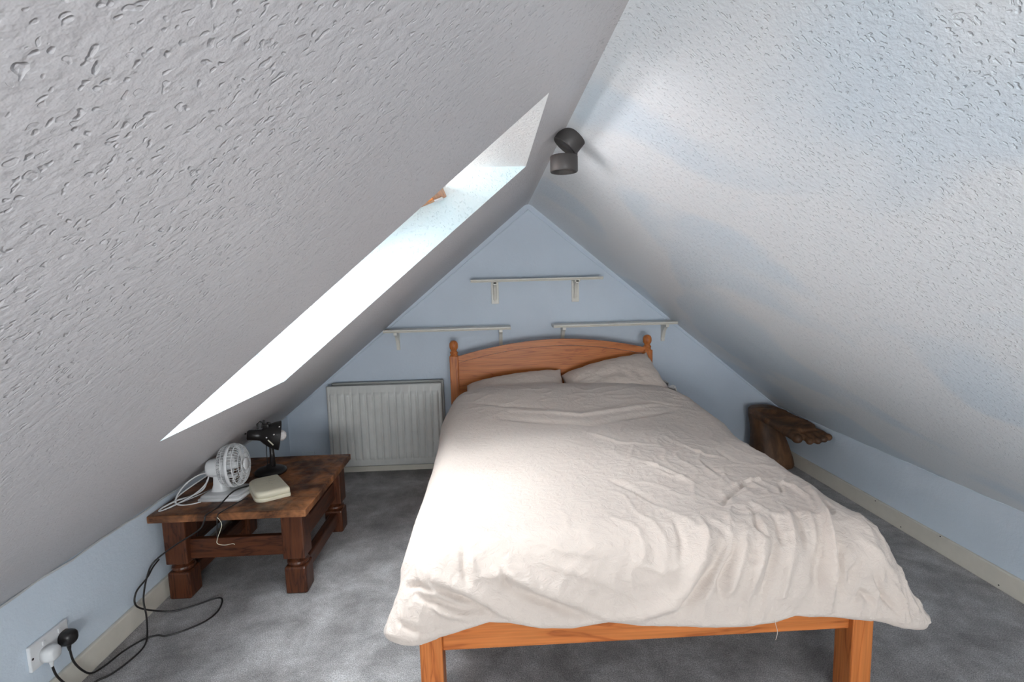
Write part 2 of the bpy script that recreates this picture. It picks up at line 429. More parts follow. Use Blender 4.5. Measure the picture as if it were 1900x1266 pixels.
# --- fill_window_3: unseen gable window, added behind the camera as frontal fill
win3 = bpy.data.objects.new('fill_window_3', None); COL.objects.link(win3); win3.location = (0, YF, FZ0); tag(win3, kind='structure')
bm = B()
for lo, hi in (((FX0, YF-.09, FZ0), (FX1, YF-.03, FZ0+.05)), ((FX0, YF-.09, FZ1-.05), (FX1, YF-.03, FZ1)), ((FX0, YF-.09, FZ0+.05), (FX0+.05, YF-.03, FZ1-.05)), ((FX1-.05, YF-.09, FZ0+.05), (FX1, YF-.03, FZ1-.05)), ((-.025, YF-.09, FZ0+.05), (.025, YF-.03, FZ1-.05))):
    box(bm, lo, hi, .004, 1)
obj('frame', bm, M_CREAM, win3)
for a, b in ((FX0+.05, -.025), (.025, FX1-.05)): obj('pane', boxbm((a, YF-.062, FZ0+.05), (b, YF-.058, FZ1-.05)), M_GLASS, win3)
obj('window_board', boxbm((FX0-.04, YF-.09, FZ0-.022), (FX1+.04, YF+.05, FZ0), .004, 1), M_CREAM, win3)
# --- baseboards
def board(name, lo, hi):
    bm = boxbm(lo, hi, .005, 2); o = obj(name, bm, M_CREAM); tag(o, kind='structure'); return o
bl = board('baseboard_left', (-WL, YF, 0), (-WL+.018, D, .094))
br = board('baseboard_right', (WR-.018, YF, 0), (WR, D, .094))
board('baseboard_back', (-WL+.018, D-.018, 0), (WR-.018, D, .094))
for y, z in ((2.56, .020), (2.02, .020), (2.75, .085), (2.32, .09)):
    bm = B(); lathe(bm, [(0, 0), (.0035, 0), (.0035, .001), (0, .001)], (WR-.0178, y, z), (-1, 0, 0), 8)
    obj('nail_hole', bm, M_DOT, br)
# thin bead of old filler along the foot of the left slope, split near the middle; paint ridge on the right
bm = B(); pts = [(-WL+.004+.003*math.sin(i*2.1), .9+i*.07, KL-.003+.003*math.sin(i*1.3)) for i in range(42)]
tube(bm, pts, .004, 6); tag(obj('trim_1', bm, M_SEAL, smooth=True), kind='structure')
bm = B(); pts = [(WR-.003, .9+i*.07, KR+.002*math.sin(i*1.7)) for i in range(42)]
tube(bm, pts, .003, 6); tag(obj('trim_2', bm, M_BLUE2, smooth=True), kind='structure')
bm = B()
for s, k in ((-1, KL), (1, KR)):
    W_ = WL if s < 0 else WR
    pts = [(s*W_*(1-t)-s*.003, D-.002, k+(H-.045-k)*t-.004) for t in [i/40 for i in range(41)]]
    tube(bm, pts, .0035, 6)
tag(obj('trim_3', bm, M_BLUE2, smooth=True), kind='structure')

# ================================================================== BED
BX0, BX1 = -.547, .890
HX0, HX1 = -.594, .851
bed = thing('bed', 'orange pine double bed with arched headboard and ball-topped posts', 'bed', (.15, 2.5, 0))
def hpost(x0, x1):
    xc = (x0+x1)/2; h = (x1-x0)/2
    bm = boxbm((x0, 3.57, 0), (x1, 3.57+2*h, .895), .006, 2)
    o = obj('headboard_post', bm, PINE[2], bed)
    bm = B(); yc = 3.57+h
    lathe(bm, [(h*.96, -.012), (h*.93, .002), (h*.80, .008), (h*.78, .014), (h*.90, .018), (h*.92, .024), (h*.80, .030), (h*.66, .034), (h*.64, .040), (h*.72, .044),
               (h*.90, .052), (h*.99, .064), (h*1.0, .076), (h*.93, .090), (h*.72, .101), (h*.40, .107), (0, .109)], (xc, yc, .893), n=28)
    obj('finial', bm, PINE[2], o, True)
hpost(HX0, HX0+.062); hpost(HX1-.062, HX1)
def arch(x):
    t = (x-.175)/.72; return .992-.105*abs(t)**1.9-.0*t
N = 40; xa = [HX0+.05+(HX1-HX0-.10)*i/N for i in range(N+1)]
poly = [(x, arch(x)) for x in xa] + [(x, arch(x)-.046) for x in xa[::-1]]
bm = B(); prism(bm, poly, 3.580, 3.606, 'xz'); obj('top_rail', bm, PINE[0], bed)
poly = [(x, arch(x)-.050) for x in xa] + [(xa[-1], .44), (xa[0], .44)]
bm = B(); prism(bm, poly, 3.594, 3.604, 'xz'); obj('headboard_panel', bm, PINE[0], bed)
for a, b in ((BX0, BX0+.070), (BX1-.068, BX1)):
    obj('leg', boxbm((a, 1.462, 0), (b, 1.548, .372), .005, 2), PINE[2], bed)
obj('foot_rail', boxbm((BX0+.069, 1.482, .266), (BX1-.067, 1.510, .370), .004, 2), PINE[0], bed)
for a, c2 in ((BX0+.012, HX0+.010), (BX1-.036, HX1-.036)):
    bm = B(); vs = box(bm, (a, 1.546, .262), (a+.026, 3.572, .366), .003, 1)
    for v in bm.verts:
        t = (v.co.y-1.546)/(3.572-1.546); v.co.x += (c2-a)*t
    obj('side_rail', bm, PINE[1], bed)
for i in range(12):
    y = 1.60+i*.168; obj('slat', boxbm((BX0+.05, y, .300), (BX1-.06, y+.07, .316), .003, 1), PINE[0], bed)
bm = B(); lathe(bm, [(0, 0), (.004, 0), (.004, .001), (0, .001)], (.548, 1.4815, .350), (0, -1, 0), 10)
obj('screw_hole', bm, M_DOT, bed)
# mattress
mat_o = obj('mattress', boxbm((BX0+.045, 1.515, .318), (BX1-.075, 3.560, .545), .045, 4), M_SHEET, smooth=True)
tag(mat_o, 'blue-grey sheeted mattress, a sliver showing under the duvet hem', 'mattress'); rebase(mat_o, (.15, 2.5, .318))

# ---- pillows
def pillow(name, label, corners, thick, seed, sag=.0):
    """corners: bottom-left, bottom-right, top-right, top-left in world space"""
    bl_, br_, tr_, tl_ = [np.array(c, float) for c in corners]
    n = 72; u = np.linspace(-1, 1, n); U, V = np.meshgrid(u, u, indexing='ij')
    s = (U+1)/2; t = (V+1)/2
    P = (bl_[None, None]*((1-s)*(1-t))[..., None] + br_[None, None]*(s*(1-t))[..., None] + tr_[None, None]*(s*t)[..., None] + tl_[None, None]*((1-s)*t)[..., None])
    nr = np.cross(br_-bl_, tl_-bl_); nr /= np.linalg.norm(nr)
    cen = (bl_+br_+tr_+tl_)/4
    pin = 1+.04*(1-U**2)*np.abs(V)**3*(V > 0)-.02*(1-U**2)*(V < 0); pin2 = 1-.045*(1-V**2)*np.abs(U)**3      # sides pull in between the corners
    P = cen + (P-cen)*(pin*pin2)[..., None]
    prof = (np.clip(1-np.abs(U)**2.6, 0, 1)*np.clip(1-np.abs(V)**2.6, 0, 1))**.55
    wr = perlin(U*2.2+seed, V*2.2+seed)*.16 + perlin(U*6+seed, V*4+seed)*.07 + perlin(U*13+seed, V*11)*.035
    ed = 1-np.maximum(np.abs(U), np.abs(V)); wave = .006*np.exp(-ed*14)*np.sin(U*17+V*13+seed)
    top = P + nr*((thick*prof*(1+wr))+wave)[..., None]; bot = P - nr*((thick*.6*prof)-wave)[..., None] - 0
    Vv = np.concatenate([top.reshape(-1, 3), bot.reshape(-1, 3)]); F = []
    for i in range(n-1):
        for j in range(n-1):
            a = i*n+j; F.append((a, a+n, a+n+1, a+1)); F.append((a+n*n, a+1+n*n, a+n+1+n*n, a+n+n*n))
    me = bpy.data.meshes.new(name); me.from_pydata([tuple(v) for v in Vv], [], F)
    bm = bmesh.new(); bm.from_mesh(me); bmesh.ops.remove_doubles(bm, verts=bm.verts, dist=2e-4); bm.to_mesh(me); bm.free()
    o = link_mesh(name, me, M_PILL, None, True); tag(o, label, 'pillow', 'pillows against the headboard')
    rebase(o, tuple(cen-np.array([0, 0, .12]))); return o
pillow('pillow', 'flatter left pillow half tucked under the duvet against the headboard',
       ((-.50, 3.10, .60), (.20, 3.12, .60), (.180, 3.515, .782), (-.475, 3.50, .700)), .078, 3.1)
pillow('pillow', 'plumper right pillow with its corner raised up against the headboard post',
       ((.18, 3.08, .60), (.875, 3.06, .60), (.795, 3.535, .880), (.18, 3.51, .745)), .088, 8.4)
# crumpled end of the under-sheet at the right of the pillows
bm = B()
g = [[bm.verts.new((.84+.07*i/8+.012*math.sin(j*1.3), 3.10+.38*j/14, .715-.20*(i/8)**1.5+.014*math.sin(i*1.9+j*1.1))) for j in range(15)] for i in range(9)]
for i in range(8):
    for j in range(14): bm.faces.new((g[i][j], g[i+1][j], g[i+1][j+1], g[i][j+1]))
o = obj('bed_sheet', bm, fabric_mat('pale_sheet', (.62, .62, .63)), smooth=True)
sm = o.modifiers.new('thick', 'SOLIDIFY'); sm.thickness = .006
tag(o, 'pale rumpled under-sheet edge hanging beside the right pillow', 'sheet'); rebase(o, (.87, 3.2, .5))

# ---- duvet (numpy drape)
#DUVET-BEGIN
def right_edge(Y):
    return np.interp(Y, [1.3, 1.585, 2.0, 2.35, 2.7, 3.0, 3.22, 3.5], [.852, .850, .832, .850, .880, .82, .70, .68])
HEMX = [-.55, -.47, -.41, -.33, -.27, -.18, -.08, .03, .14, .31, .45, .55, .61, .70, .78, .86, 1.0]
HEMZ = [.365, .37, .385, .405, .400, .380, .375, .388, .370, .358, .350, .357, .375, .367, .358, .345, .34]
def top_height(cx, cy):
    zt = .605+.135*sstep(2.55, 3.16, cy)+.012*np.sin((cx+.4)*2.6)*sstep(1.5, 2.2, cy)+.010*np.sin(cy*3.1+cx*1.3)
    zt = zt-.02*sstep(.55, .9, cx)*sstep(2.6, 3.1, cy)-.035*sstep(-.30, -.50, cx)*sstep(2.7, 3.1, cy)
    zt = zt+.025*np.exp(-((cx-.15)/.5)**2)*(1-sstep(2.6, 3.1, cy))
    return zt
def duvet_surface(X, Y, folds=True):
    """flat cloth coordinates (X across, Y along) -> world positions draped over the bed"""
    yf, yh = 1.585, 3.22
    dl, dr, df, dh = .36, .42, .335, .10
    k = sstep(1.5, 3.1, Y)
    xl = -.475+.045*sstep(2.85, 3.2, Y)
    xr = right_edge(Y)
    cx = np.clip(X, xl, xr); cy = np.clip(Y, yf, yh)
    dx = X-cx; dy = Y-cy; d = np.sqrt(dx*dx+dy*dy); inn = d < 1e-7; d = np.maximum(d, 1e-9); nx = np.where(inn, 0., dx/d); ny = np.where(inn, -1., dy/d); d = np.where(inn, 0., d)
    mx = np.where(nx < 0, dl, dr); my = np.where(ny < 0, df, dh)
    dsq = 1/np.maximum(np.abs(nx)/mx, np.abs(ny)/my)
    diag = np.clip(2*np.abs(nx*ny), 0, 1)
    rf = diag**1.5*(ny < 0)
    dmax = 1/np.sqrt((nx/mx)**2+(ny/my)**2)
    dm = np.where(ny < 0, dmax*(1+np.where(nx < 0, -.05, .05)*rf), dmax)
    # hem irregularity
    zt = top_height(cx, cy)
    foot = .2327+(zt-.144-np.interp(cx, HEMX, HEMZ))/.9976
    dm = np.where(ny < 0, dm+(foot-df)*np.clip(1-diag*1.3, 0, 1)*(np.abs(ny) > np.abs(nx)), dm)
    q = d*dm/dsq
    rho = q/dm
    rr = .13*(nx < 0)*np.abs(nx)+.13*(nx > 0)*np.abs(nx)+.155*(ny < 0)*np.abs(ny)+.055*(ny > 0)*np.abs(ny)
    rr = rr/(np.abs(nx)+np.abs(ny))
    tm = np.where(nx < 0, math.radians(92), math.radians(74))*np.abs(nx)**2+np.where(ny < 0, math.radians(86), math.radians(95))*ny**2
    tm = tm-np.where(nx < 0, math.radians(32), math.radians(17))*rf
    qq = np.minimum(q, dm)
    th_ = np.minimum(qq/rr, tm); rest = np.maximum(qq-rr*tm, 0)
    out = rr*np.sin(th_)+rest*np.cos(tm); dn = rr*(1-np.cos(th_))+rest*np.sin(tm)
    # curl under the hem
    rc = .022; c = np.maximum(q-dm, 0); a = np.minimum(c/rc, math.pi); back = np.maximum(c-rc*math.pi, 0)
    tx, tz = np.cos(th_), np.sin(th_)
    along = rc*np.sin(a)-back; inw = rc*(1-np.cos(a))
    out = out+along*tx-inw*tz; dn = dn+along*tz+inw*tx
    P = np.stack([cx+nx*out, cy+ny*out, zt-dn], -1)
    return P, rho
#DUVET-END
FOLDS = []   # (points [(X,Y)...], height, width)
#FOLDS-BEGIN
FOLDS = [
  ([(-0.525, 1.424), (-0.449, 1.389), (-0.399, 1.357), (-0.359, 1.321), (-0.304, 1.277), (-0.254, 1.251)], 0.012, 0.025),
  ([(-0.512, 1.41), (-0.432, 1.354), (-0.384, 1.321), (-0.322, 1.265)], -0.015, 0.018),
  ([(-0.507, 1.345), (-0.457, 1.31), (-0.384, 1.265)], 0.009, 0.018),
  ([(-0.597, 1.371), (-0.482, 1.345), (-0.427, 1.305), (-0.362, 1.279)], -0.013, 0.016),
  ([(-0.407, 1.49), (-0.404, 1.429), (-0.397, 1.389)], -0.007, 0.012),
  ([(-0.379, 1.466), (-0.369, 1.413)], 0.005, 0.012),
  ([(-0.287, 1.422), (-0.282, 1.38), (-0.267, 1.349)], -0.009, 0.012),
  ([(-0.332, 1.392), (-0.274, 1.401), (-0.204, 1.368), (-0.134, 1.338), (-0.067, 1.307), (0.029, 1.256)], 0.015, 0.03),
  ([(-0.269, 1.349), (-0.184, 1.326), (-0.084, 1.289), (-0.022, 1.263)], -0.012, 0.03),
  ([(0.029, 1.256), (0.109, 1.265), (0.224, 1.303), (0.281, 1.361), (0.311, 1.399), (0.364, 1.469), (0.411, 1.529)], 0.014, 0.03),
  ([(0.244, 1.277), (0.306, 1.349), (0.356, 1.41), (0.414, 1.492)], -0.016, 0.03),
  ([(0.489, 1.508), (0.421, 1.396), (0.391, 1.324)], 0.011, 0.018),
  ([(0.454, 1.485), (0.401, 1.417), (0.369, 1.371), (0.371, 1.328)], -0.011, 0.015),
  ([(0.539, 1.497), (0.482, 1.394), (0.449, 1.319)], 0.01, 0.018),
  ([(0.589, 1.513), (0.529, 1.406), (0.497, 1.324)], -0.011, 0.018),
  ([(0.619, 1.455), (0.579, 1.382), (0.559, 1.314)], 0.008, 0.018),
  ([(0.719, 1.258), (0.719, 1.354), (0.749, 1.473), (0.769, 1.529), (0.812, 1.625), (0.867, 1.772)], 0.016, 0.013),
  ([(0.677, 1.275), (0.684, 1.378), (0.719, 1.473)], -0.012, 0.028),
  ([(0.747, 1.277), (0.754, 1.394), (0.772, 1.473)], -0.01, 0.014),
  ([(0.827, 1.42), (0.787, 1.38), (0.764, 1.319)], -0.009, 0.018),
  ([(0.854, 1.378), (0.905, 1.312), (0.992, 1.268)], -0.011, 0.014),
  ([(0.792, 1.291), (0.817, 1.319), (0.849, 1.289)], -0.01, 0.012),
  ([(0.94, 1.366), (1.007, 1.312), (1.055, 1.251)], 0.007, 0.01),
  ([(0.847, 1.473), (0.907, 1.406), (0.992, 1.354)], 0.007, 0.014),
  ([(0.562, 1.747), (0.637, 1.8), (0.662, 1.782)], -0.008, 0.01),
  ([(0.474, 1.641), (0.534, 1.714), (0.599, 1.756)], -0.007, 0.01),
  ([(0.557, 1.777), (0.642, 1.833), (0.714, 1.845), (0.789, 1.868)], 0.006, 0.011),
  ([(0.767, 1.828), (0.809, 1.793), (0.809, 1.695), (0.767, 1.585)], 0.008, 0.013),
  ([(0.777, 1.828), (0.727, 1.716)], -0.006, 0.008),
  ([(0.572, 1.632), (0.532, 1.527), (0.547, 1.48)], -0.008, 0.011),
  ([(0.614, 1.592), (0.594, 1.501), (0.589, 1.45)], -0.008, 0.011),
  ([(0.697, 1.609), (0.667, 1.499), (0.652, 1.438)], -0.009, 0.011),
  ([(0.684, 1.648), (0.644, 1.52), (0.622, 1.448)], 0.006, 0.01),
  ([(0.739, 1.588), (0.707, 1.499), (0.677, 1.424)], 0.006, 0.01),
  ([(0.364, 1.567), (0.351, 1.485), (0.319, 1.441)], 0.006, 0.012),
  ([(0.276, 1.569), (0.274, 1.487), (0.254, 1.427)], -0.005, 0.013),
  ([(0.572, 2.062), (0.592, 1.947), (0.654, 1.896)], -0.006, 0.012),
  ([(0.557, 2.27), (0.624, 2.13), (0.707, 2.099)], 0.005, 0.013),
  ([(0.704, 2.204), (0.714, 2.067), (0.777, 2.006)], -0.005, 0.01),
  ([(0.294, 2.062), (0.391, 1.947), (0.454, 1.824)], 0.005, 0.016),
  ([(0.126, 1.917), (0.216, 1.791), (0.256, 1.663)], -0.004, 0.016),
  ([(-0.257, 2.744), (-0.057, 2.66), (0.216, 2.585), (0.482, 2.709), (0.722, 2.793)], -0.008, 0.03),
  ([(-0.192, 2.821), (0.186, 2.716), (0.509, 2.814), (0.699, 2.875)], 0.007, 0.028),
  ([(0.414, 2.809), (0.624, 2.884), (0.779, 2.852)], -0.007, 0.012),
  ([(-0.407, 2.952), (-0.222, 2.868), (-0.009, 2.826)], -0.004, 0.02),
  ([(0.161, 2.438), (0.276, 2.263), (0.449, 2.246)], 0.004, 0.02),
  ([(-0.184, 1.511), (-0.092, 1.469), (0.024, 1.441)], 0.004, 0.02),
  ([(0.119, 1.427), (0.199, 1.396), (0.271, 1.413)], 0.004, 0.014),
  ([(-0.129, 1.431), (-0.017, 1.382), (0.094, 1.324)], 0.004, 0.018),
  ([(-0.672, 1.378), (-0.57, 1.396), (-0.505, 1.382)], -0.01, 0.012),
  ([(-0.72, 1.286), (-0.642, 1.275), (-0.565, 1.268)], -0.006, 0.012),
]
#FOLDS-END
def seg_dist(X, Y, pts):
    best = np.full(X.shape, 9.); bt = np.zeros(X.shape); side = np.zeros(X.shape); n = len(pts)-1
    for i in range(n):
        ax, ay = pts[i]; bx, by = pts[i+1]; vx, vy = bx-ax, by-ay; L2 = vx*vx+vy*vy+1e-12
        t = np.clip(((X-ax)*vx+(Y-ay)*vy)/L2, 0, 1); qx = X-(ax+t*vx); qy = Y-(ay+t*vy); dd = np.sqrt(qx*qx+qy*qy)
        m_ = dd < best; best = np.where(m_, dd, best); bt = np.where(m_, (i+t)/n, bt)
        side = np.where(m_, np.sign(vx*qy-vy*qx), side)
    return best, bt, side
def make_duvet():
    nx_, ny_ = 380, 420
    X = np.linspace(-.475-.36*1.28, .93+.42*1.28, nx_); Y = np.linspace(1.585-.335*1.28, 3.22+.10*1.5, ny_)
    # denser sampling is not needed: uniform cloth grid about 5 mm
    XX, YY = np.meshgrid(X, Y, indexing='ij')
    # keep the right edge parallel to the drape's own right edge
    xr = right_edge(YY); s = (XX+.475)/(.93+.475)
    XX = np.where(XX > -.475, np.where(XX < .93, -.475+s*(xr+.475), xr+(XX-.93)), XX)
    P, rho = duvet_surface(XX, YY)
    du = np.gradient(P, axis=0); dv = np.gradient(P, axis=1); Nn = np.cross(du, dv); Nn /= (np.linalg.norm(Nn, axis=-1)[..., None]+1e-12)
    h = np.zeros(XX.shape)
    # soft quilting of the filling
    h += .012*perlin(XX*2.3+4, YY*2.3)+.006*perlin(XX*5+9, YY*4.2+3)
    busy = sstep(-.2, .7, XX)*sstep(2.9, 1.9, YY)                       # the lower right is the most creased
    busy = np.clip(busy+.35*sstep(1.75, 1.5, YY), 0, 1)
    wx = XX+.05*perlin(XX*6, YY*6+5); wy = YY+.05*perlin(XX*6+9, YY*6)
    rid = 1-np.abs(perlin(wx*9+20, wy*4.5+7))*3.2
    h += .008*busy*np.clip(rid, 0, 1)**2
    rid2 = 1-np.abs(perlin(wx*15+2, wy*17+1))*3.5
    h += (.0008+.0020*busy)*np.clip(rid2, 0, 1)**2
    rid3 = 1-np.abs(perlin(wx*5+31, wy*11+13))*3.5
    h += .0035*sstep(2.5, 3.0, YY)*np.clip(rid3, 0, 1)**2
    h += .0011*perlin(XX*42, YY*38)*(.5+busy)
    for pts, hh, ww in FOLDS:
        dd, t, sd = seg_dist(XX, YY, pts)
        tp = np.clip(np.sin(math.pi*np.clip(t, .04, .96)), 0, 1)**.6
        w1 = np.where(sd > 0, ww, ww*.55)
        h += 1.9*hh*tp*np.exp(-(dd/w1)**2)
    h *= np.where(rho > 1.02, .3, 1)
    P = P+Nn*h[..., None]
    idx = np.arange(nx_*ny_).reshape(nx_, ny_)
    F = np.stack([idx[:-1, :-1], idx[1:, :-1], idx[1:, 1:], idx[:-1, 1:]], -1).reshape(-1, 4)
    me = bpy.data.meshes.new('duvet'); V = P.reshape(-1, 3)
    me.vertices.add(len(V)); me.vertices.foreach_set('co', V.ravel())
    me.loops.add(F.size); me.loops.foreach_set('vertex_index', F.ravel().astype(np.int32))
    me.polygons.add(len(F)); me.polygons.foreach_set('loop_start', np.arange(0, F.size, 4, dtype=np.int32))
    me.polygons.foreach_set('loop_total', np.full(len(F), 4, dtype=np.int32)); me.update(calc_edges=True); me.validate()
    o = link_mesh('duvet', me, M_LINEN, None, True)
    tag(o, 'crumpled pale pink linen duvet spread over the whole bed', 'duvet'); rebase(o, (.15, 2.4, .37))
make_duvet()
bm = B(); tube(bm, catmull([(.540, 1.425, .372), (.543, 1.420, .345), (.549, 1.418, .32), (.546, 1.417, .298), (.543, 1.417, .292)], 5), .0010, 5)
tag(obj('loose_thread', bm, M_LINEN, smooth=True), 'short white thread hanging from the duvet hem over the foot rail', 'thread')

# ================================================================== RADIATOR
RX0, RX1, RY, RZ0, RZ1 = -1.500, -.675, 3.700, .078, .680
rad = thing('radiator', 'white double panel radiator with vertical flutes under the left shelf', 'radiator', ((RX0+RX1)/2, RY, 0))
def rad_panel(yf, x0, x1, z0, z1, name, mat, sgn=-1, amp=.016):
    nxp = 15*14+1; nf = 15; V = []; F = []
    xs = np.linspace(x0, x1, nxp); zs = np.array([z0, z0+.006, z0+.045, z0+.055, z0+.065, z0+.08]+list(np.linspace(z0+.10, z1-.08, 6))+[z1-.068, z1-.058, z1-.05, z1-.006, z1])
    m_ = .018; p = (xs-x0-m_)/((x1-x0-2*m_)/nf); inside = (p > 0) & (p < nf)
    ph = np.abs((p % 1)-.5)*2; prof = 1-sstep(.50, .86, ph); prof = np.where(inside, prof, 0)
    zz = sstep(z0+.045, z0+.07, zs)*(1-sstep(z1-.068, z1-.048, zs))
    edge = np.minimum(1, np.minimum(xs-x0, x1-xs)/.008)
    for i, x in enumerate(xs):
        for j, z in enumerate(zs):
            ez = min(1, min(z-z0, z1-z)/.006)
            V.append((x, yf + sgn*(amp*prof[i]*zz[j] - .007*(1-min(edge[i], ez))), z))
    nz = len(zs)
    for i in range(nxp-1):
        for j in range(nz-1):
            a = i*nz+j; F.append((a, a+nz, a+nz+1, a+1))
    o = npmesh(name, V, F, mat, rad); md = o.modifiers.new('thick', 'SOLIDIFY'); md.thickness = .012; md.offset = 0
    return o
rad_panel(RY, RX0, RX1, RZ0, RZ1, 'front_panel', M_RAD)
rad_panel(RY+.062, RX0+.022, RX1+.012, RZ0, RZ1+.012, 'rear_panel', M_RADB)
bm = B()
for i in range(36):
    x = RX0+.04+i*(RX1-RX0-.08)/35; box(bm, (x, RY+.010, RZ0+.05), (x+.002, RY+.052, RZ1-.03))
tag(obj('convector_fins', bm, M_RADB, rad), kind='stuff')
for x in (RX0+.02, RX1-.02):
    bm = B(); tube(bm, [(x, RY+.03, RZ0+.04), (x, RY+.03, RZ0-.01), (x, RY+.03, -.002)], .0075, 12); obj('pipe', bm, M_SHELF, rad, True)
bm = B(); lathe(bm, [(0, 0), (.014, 0), (.016, .02), (.014, .045), (.008, .05), (0, .05)], (RX0-.012, RY+.03, RZ0+.02), (0, 0, 1), 16)
obj('valve', bm, M_WPL, rad, True)
for x in (RX0+.14, RX1-.14):
    obj('bracket', boxbm((x-.015, RY+.066, RZ0+.05), (x+.015, D-.002, RZ1-.05), .002, 1), M_RADB, rad)

# ================================================================== SHELVES
def shelf(x0, x1, z, brs, label, wide):
    t = thing('wall_shelf', label, 'shelf', ((x0+x1)/2, D, z), 'painted shelves on the gable wall')
    yf = 3.662; th_ = .021
    bm = B(); prism(bm, [(yf+.006, z-th_), (yf+.002, z-th_+.006), (yf+.007, z-th_+.009), (yf, z-th_+.013), (yf, z-.003), (yf+.004, z), (D-.001, z), (D-.001, z-th_)], x0, x1, 'yz')
    obj('board', bm, M_SHELF, t)
    for bx, h in brs:
        w_ = .026 if not wide else .054; dep = .115
        zt = z-th_
        bw = .012 if not wide else .010
        bm = B()
        box(bm, (bx-w_/2, D-.016, zt-h), (bx+w_/2, D-.001, zt), .002, 1)
        # curved arm
        prof = [(D-.016, zt)]+[(D-dep, zt), (D-dep, zt-.020)]
        for i in range(11):
            a = i/10; prof.append((D-dep+ (dep-.018)*(a**.75) , zt-.020-(h-.045)*(a**1.9)))
        prof.append((D-.016, zt-h+.012))
        prism(bm, prof, bx-bw, bx+bw, 'yz')
        if wide:
            box(bm, (bx-.020, D-dep, zt-.014), (bx+.020, D-.016, zt), .002, 1)
            tube(bm, [(bx+.014*math.cos(a), D-.018, zt-h+.040-.014*math.sin(a)) for a in [i*math.pi/10 for i in range(11)]], .003, 6)
            for s in (-1, 1): tube(bm, [(bx+s*.014, D-.018, zt-.02), (bx+s*.014, D-.018, zt-h+.04)], .003, 6)
        obj('bracket', bm, M_SHELF, t)
shelf(-.430, .520, 1.424, [(-.258, .160), (.338, .160)], 'topmost off-white wooden shelf high under the gable peak', True)
shelf(-1.066, -.153, 1.082, [(-.985, .140), (-.225, .130)], 'lower left off-white shelf above the radiator', False)
shelf(.158, 1.066, 1.084, [(.238, .130), (1.000, .135)], 'lower right off-white shelf above the right bedpost', False)

# ================================================================== SIDE TABLE
TX0, TX1, TY0, TY1, TZ = -1.834, -1.146, 2.212, 2.965, .420
tb = thing('side_table', 'low dark oak table with worn top and chunky turned legs', 'table', (-1.5, 2.6, 0))
o = obj('tabletop', boxbm((TX0, TY0, TZ-.034), (TX1, TY1, TZ), .005, 2), OAKTOP, tb)
LW = .098
def tleg(x, y):
    z0 = .135; bm = B()
    box(bm, (x, y, .168), (x+LW, y+LW, TZ-.034), .006, 2)
    lathe(bm, [(.030, .118), (.040, .128), (.046, .134), (.049, .142), (.047, .150), (.038, .156), (.034, .160), (.040, .166), (.042, .172)], (x+LW/2, y+LW/2, 0), n=24)
    # foot block with chamfered shoulders
    v0 = box(bm, (x, y, 0), (x+LW, y+LW, .130), .010, 3)
    obj('leg', bm, OAK[2], tb)
lxs = (TX0+.035, TX1-.033-LW); lys = (TY0+.040, TY1-.035-LW)
for x in lxs:
    for y in lys: tleg(x, y)
for y in (lys[0]+.030, lys[1]+.030): obj('stretcher', boxbm((lxs[0]+LW-.004, y, .178), (lxs[1]+.004, y+.030, .272), .004, 2), OAK[0], tb)
for x in (lxs[0]+.034, lxs[1]+.034):
    obj('side_rail', boxbm((x, lys[0]+LW-.004, .200), (x+.030, lys[1]+.004, .298), .004, 2), OAK[1], tb)
    obj('low_stretcher', boxbm((x-.004, lys[0]+LW-.006, .052), (x+.040, lys[1]+.006, .118), .006, 2), OAK[1], tb)

# ================================================================== FAN
FX, FY = -1.585, 2.425
fan = thing('desk_fan', 'small white desk fan with round guard on the table', 'fan', (FX, FY, TZ))
rz = Matrix.Rotation(math.radians(-4), 4, 'Z')
bm = B()
prism(bm, [(-.095, -.085), (.100, -.085), (.100, .085), (-.095, .085)], 0, .012, 'xy')
box(bm, (-.090, -.080, .010), (.094, .080, .026), .012, 3)
bmesh.ops.transform(bm, matrix=Matrix.Translation((FX, FY, TZ)) @ rz, verts=bm.verts); obj('base', bm, M_WPL, fan, True)
bm = B(); rings = []
for z, hx, hy in ((.020, .048, .040), (.030, .036, .031), (.055, .028, .026), (.085, .026, .024), (.105, .030, .024)):
    rings.append([bm.verts.new((hx*math.copysign(abs(math.cos(a))**.7, math.cos(a))-.035, hy*math.copysign(abs(math.sin(a))**.7, math.sin(a)), z)) for a in [i*math.pi/12 for i in range(24)]])
for a, b in zip(rings, rings[1:]):
    for i in range(24): bm.faces.new((a[i], a[(i+1) % 24], b[(i+1) % 24], b[i]))
bm.faces.new(rings[-1]); bmesh.ops.recalc_face_normals(bm, faces=bm.faces)
box(bm, (-.01, -.016, .085), (.050, .016, .104), .007, 2)
bmesh.ops.transform(bm, matrix=Matrix.Translation((FX, FY, TZ)) @ rz, verts=bm.verts); obj('neck', bm, M_WPL, fan, True)
ax = Vector((.975, .10, .07)).normalized(); fc = Vector((-1.548, 2.42, .567))
bm = B(); lathe(bm, [(0, -.118), (.022, -.117), (.038, -.110), (.043, -.098), (.045, -.060), (.047, -.035), (.040, -.030), (0, -.030)], fc, ax, 32)
obj('motor_housing', bm, M_WPL, fan, True)
X_, Y_, Z_ = frame_of(ax); GR = .100
def gp(r, h, a): return fc+Z_*h+X_*r*math.cos(a)+Y_*r*math.sin(a)
def cring(bm, r, h, t, n=48, m=6): tube(bm, [gp(r, h, 2*math.pi*i/n) for i in range(n)], t, m, True)
bm = B()
for i in range(44):
    a = 2*math.pi*i/44
    tube(bm, [gp(GR*k, h, a) for k, h in ((.42, -.046), (.80, -.044), (.93, -.038), (.985, -.020), (1.0, .000))], .0011, 4)
cring(bm, GR*.42, -.046, .003); cring(bm, GR*.8, -.044, .0016); cring(bm, GR*.985, -.020, .0014); obj('rear_guard', bm, M_WPL, fan, True)
bm = B()
